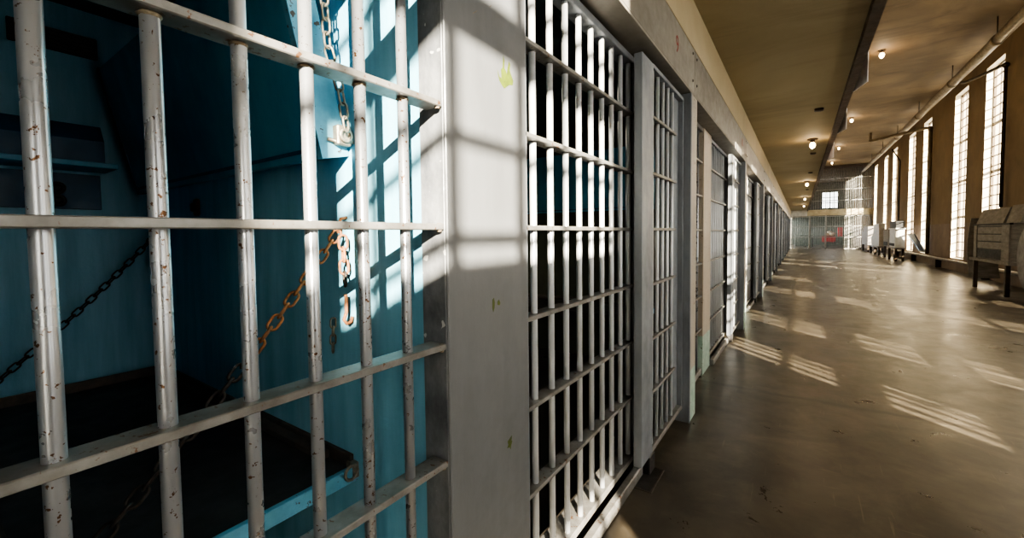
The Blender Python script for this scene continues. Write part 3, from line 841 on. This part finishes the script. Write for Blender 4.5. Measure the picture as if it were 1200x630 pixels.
G().prism([(29.9, .50), (32.7, .50), (32.9, .95), (32.2, 1.12), (31.8, 1.70), (30.0, 1.74), (29.9, 1.5)], 3.5, 3.75, 'x').build('body', 'white_enamel', t)
G().box(3.44, 3.8, 29.8, 33.2, .42, .499, .006).build('bench_top', 'tin', t)
for y in (29.9, 31.4, 33.0):
    for x in (3.52, 3.72): G().box(x - .04, x + .04, y - .04, y + .04, 0, .42).build('leg', 'pipe_dark', t)
t = thing('white_washer', 'pale machine farthest along the right wall, right beside the far gate', 'machine', (3.7, 35.6, 0))
G().prism([(34.4, .45), (37.4, .45), (37.4, 1.2), (36.6, 1.3), (36.2, 1.62), (34.4, 1.62)], 3.5, 4.0, 'x').build('body', 'tin', t)
for y in (34.6, 37.2):
    for x in (3.55, 3.92): G().box(x - .04, x + .04, y - .04, y + .04, 0, .45).build('leg', 'pipe_dark', t)
# the open tilting sash at the foot of a window
t = thing('open_sash', 'blue-grey tilted window sash hanging open at the foot of a window', 'window sash', (4.1, 23.7, .42))
a_, b_ = Vector((4.17, 0, .45)), Vector((3.80, 0, 1.20))
g = G()
for (u0, u1, v0, v1) in ((0, .06, 0, 1), (.94, 1, 0, 1), (.06, .94, 0, .08), (.06, .94, .92, 1)):
    def pt(u, v): q = a_.lerp(b_, v); return (q.x, 23.12 + 1.26 * u, q.z)
    pts = [pt(u0, v0), pt(u1, v0), pt(u1, v1), pt(u0, v1)]
    off = Vector((.03, 0, .015))
    A = [g.bm.verts.new(p) for p in pts]; B = [g.bm.verts.new(Vector(p) - off) for p in pts]
    g.bm.faces.new(A); g.bm.faces.new(B[::-1])
    for k in range(4): g.bm.faces.new((A[k], B[k], B[(k + 1) % 4], A[(k + 1) % 4]))
g.build('sash_frame', 'blue_sash', t)
G().quad((4.147, 23.2, .50), (4.147, 24.3, .50), (3.80, 24.3, 1.15), (3.80, 23.2, 1.15)).build('pane', 'blue_sash', t)

# ------------------------------------------------------------------ far gate
YG = YEND
t = thing('barred_gate', 'barred steel wall across the far end of the corridor, below the cream beam', 'gate', (1.75, YG, 0))
for k in range(47):
    x = -0.60 + .1015 * k
    G().tube([(x, YG, .04), (x, YG, 2.48)], .016, 8).build('bar', 'gate_bar', t)
for z in (.06, .9, 1.7, 2.45): G().box(-.62, 4.19, YG - .03, YG + .03, z - .03, z + .03).build('crossbar', 'gate_bar', t)
for x in (.56, 1.55, 2.9, 4.15): G().box(x - .05, x + .05, YG - .05, YG + .05, 0, 2.52).build('post', 'gate_bar', t)
t = thing('barred_screen', 'upper barred screen above the cream beam, reaching up to the high ceiling', 'barred screen', (2.4, YG, 2.95))
for k in range(37):
    x = .50 + .1015 * k
    G().tube([(x, YG, 2.95), (x, YG, 5.95)], .016, 8).build('bar', 'gate_bar', t)
for z in (3.6, 4.4, 5.2): G().box(.45, 4.19, YG - .03, YG + .03, z - .025, z + .025).build('crossbar', 'gate_bar', t)
tag(G().box(.42, 4.2, YG - .10, YG + .10, 2.52, 2.95, .01).build('cross_beam', 'cream_beam'), 'cream beam across the far end between gate and upper screen', 'beam')
tag(G().box(.42, 4.2, YG - .08, YG + .08, 5.95, ZR, .01).build('cornice_beam', 'beam'), 'dark beam under the high ceiling above the upper screen', 'beam')
tag(G().box(-.62, .415, YG - .06, YG + .06, 2.50, 2.945, .01).build('header_board', 'white_enamel'), 'pale board over the left bay of the far gate', 'board')
# the room behind it
t = thing('long_table', 'long dark table behind the far gate', 'table', (2.0, 44.5, 0))
G().box(.8, 3.6, 44.1, 44.9, .82, .90, .01).build('table_top', 'dark_steel', t)
for x in (.9, 3.5):
    for y in (44.2, 44.8): G().box(x - .04, x + .04, y - .04, y + .04, 0, .82).build('leg', 'dark_steel', t)
def drape(name, x0, x1, y0, y1, z, drop, mat, label, cat):
    g = G(); N = 8; bm = g.bm; rows = []
    prof = [(y0 - .012, z - drop), (y0 - .012, z + .0), (y0, z + .012), (y1, z + .012)]
    for (y, zz) in prof:
        rows.append([bm.verts.new((x0 + (x1 - x0) * k / N, y - .02 * math.sin(k * 2.1) * (1 if zz < z else 0), zz - (.03 * math.sin(k * 1.3) if zz < z - .01 else 0))) for k in range(N + 1)])
    for a, b in zip(rows, rows[1:]):
        for k in range(N): bm.faces.new((a[k], a[k + 1], b[k + 1], b[k]))
    o = g.build(name, mat); tag(o, label, cat)
    md = o.modifiers.new('thick', 'SOLIDIFY'); md.thickness = .008
    return o
drape('red_cloth', 1.5, 2.45, 44.1, 44.8, .905, .45, 'red_cloth', 'red cloth draped over the table behind the far gate', 'cloth')
for (x, h, m, lab) in ((2.75, .75, 'red_cloth', 'upright red box on the table behind the far gate'), (3.2, .55, 'white_enamel', 'white box at the right end of the table behind the far gate')):
    o = G().box(x - .16, x + .16, 44.2, 44.6, .90, .90 + h, .02).box(x - .17, x + .17, 44.19, 44.61, .90 + h - .06, .90 + h, .01).build('storage_box', m)
    tag(o, lab, 'box')
o = G().ball((1.9, 44.45, 1.085), .2, (1, .7, .65)).ball((2.2, 44.45, 1.115), .22, (1, .7, .75)).ball((2.05, 44.5, 1.25), .17, (1.1, .8, .8)).build('paper_stack', 'cream_beam')
tag(o, 'pale heap on the red cloth behind the far gate', 'heap')
o = G().box(-.4, .9, 47.0, 47.6, 0, 1.1, .03).box(-.42, .92, 46.98, 47.62, 1.0, 1.1, .02).build('low_counter', 'green_paint')
tag(o, 'sage green low counter behind the left bay of the far gate', 'counter')

# ------------------------------------------------------------------ camera
F, PX, PY, H = 490.0, 600.0, 295.0, 1.35
fwd = Vector((938 - PX, 271 - PY, F)).normalized()
dn = Vector((730 - PX, 11970 - PY, F)).normalized()
dn = (dn - fwd * dn.dot(fwd)).normalized()
rt = dn.cross(fwd)
# rows: world x, y, z in camera coords (x right, y down, z forward)
rows = (rt, fwd, -dn)
cx = Vector((rows[0].x, rows[1].x, rows[2].x)); cy = -Vector((rows[0].y, rows[1].y, rows[2].y)); cz = -Vector((rows[0].z, rows[1].z, rows[2].z))
mw = Matrix((cx, cy, cz)).transposed().to_4x4(); mw.translation = (0, 0, H)
cam = bpy.data.cameras.new('camera'); co = bpy.data.objects.new('camera', cam); COL.objects.link(co)
co.matrix_world = mw
cam.sensor_width = 36; cam.sensor_fit = 'HORIZONTAL'; cam.lens = F / 1200 * 36
cam.shift_x = 0.0; cam.shift_y = (PY - 315) / 1200
cam.clip_start = 0.02; cam.clip_end = 300
scene.camera = co

# ------------------------------------------------------------------ light
sd = bpy.data.lights.new('sun', 'SUN'); sd.energy = 125; sd.color = (1.0, 0.91, 0.77); sd.angle = math.radians(0.34)
so = bpy.data.objects.new('sun', sd); COL.objects.link(so)
d = Vector((-.71, .70, -.32)).normalized()
so.rotation_euler = d.to_track_quat('-Z', 'Y').to_euler(); so.location = (12, -8, 8)
wd = bpy.data.worlds.new('sky'); scene.world = wd; wd.use_nodes = True
bg = wd.node_tree.nodes['Background']
bg.inputs['Color'].default_value = (0.90, 0.95, 1.0, 1); bg.inputs['Strength'].default_value = 11.5

scene.view_settings.view_transform = 'AgX'
scene.view_settings.look = 'AgX - Medium High Contrast'
scene.view_settings.exposure = -0.25
scene.cycles.use_denoising = True
scene.cycles.max_bounces = 10
scene.cycles.diffuse_bounces = 6
scene.cycles.transparent_max_bounces = 16
scene.cycles.sample_clamp_indirect = 8.0
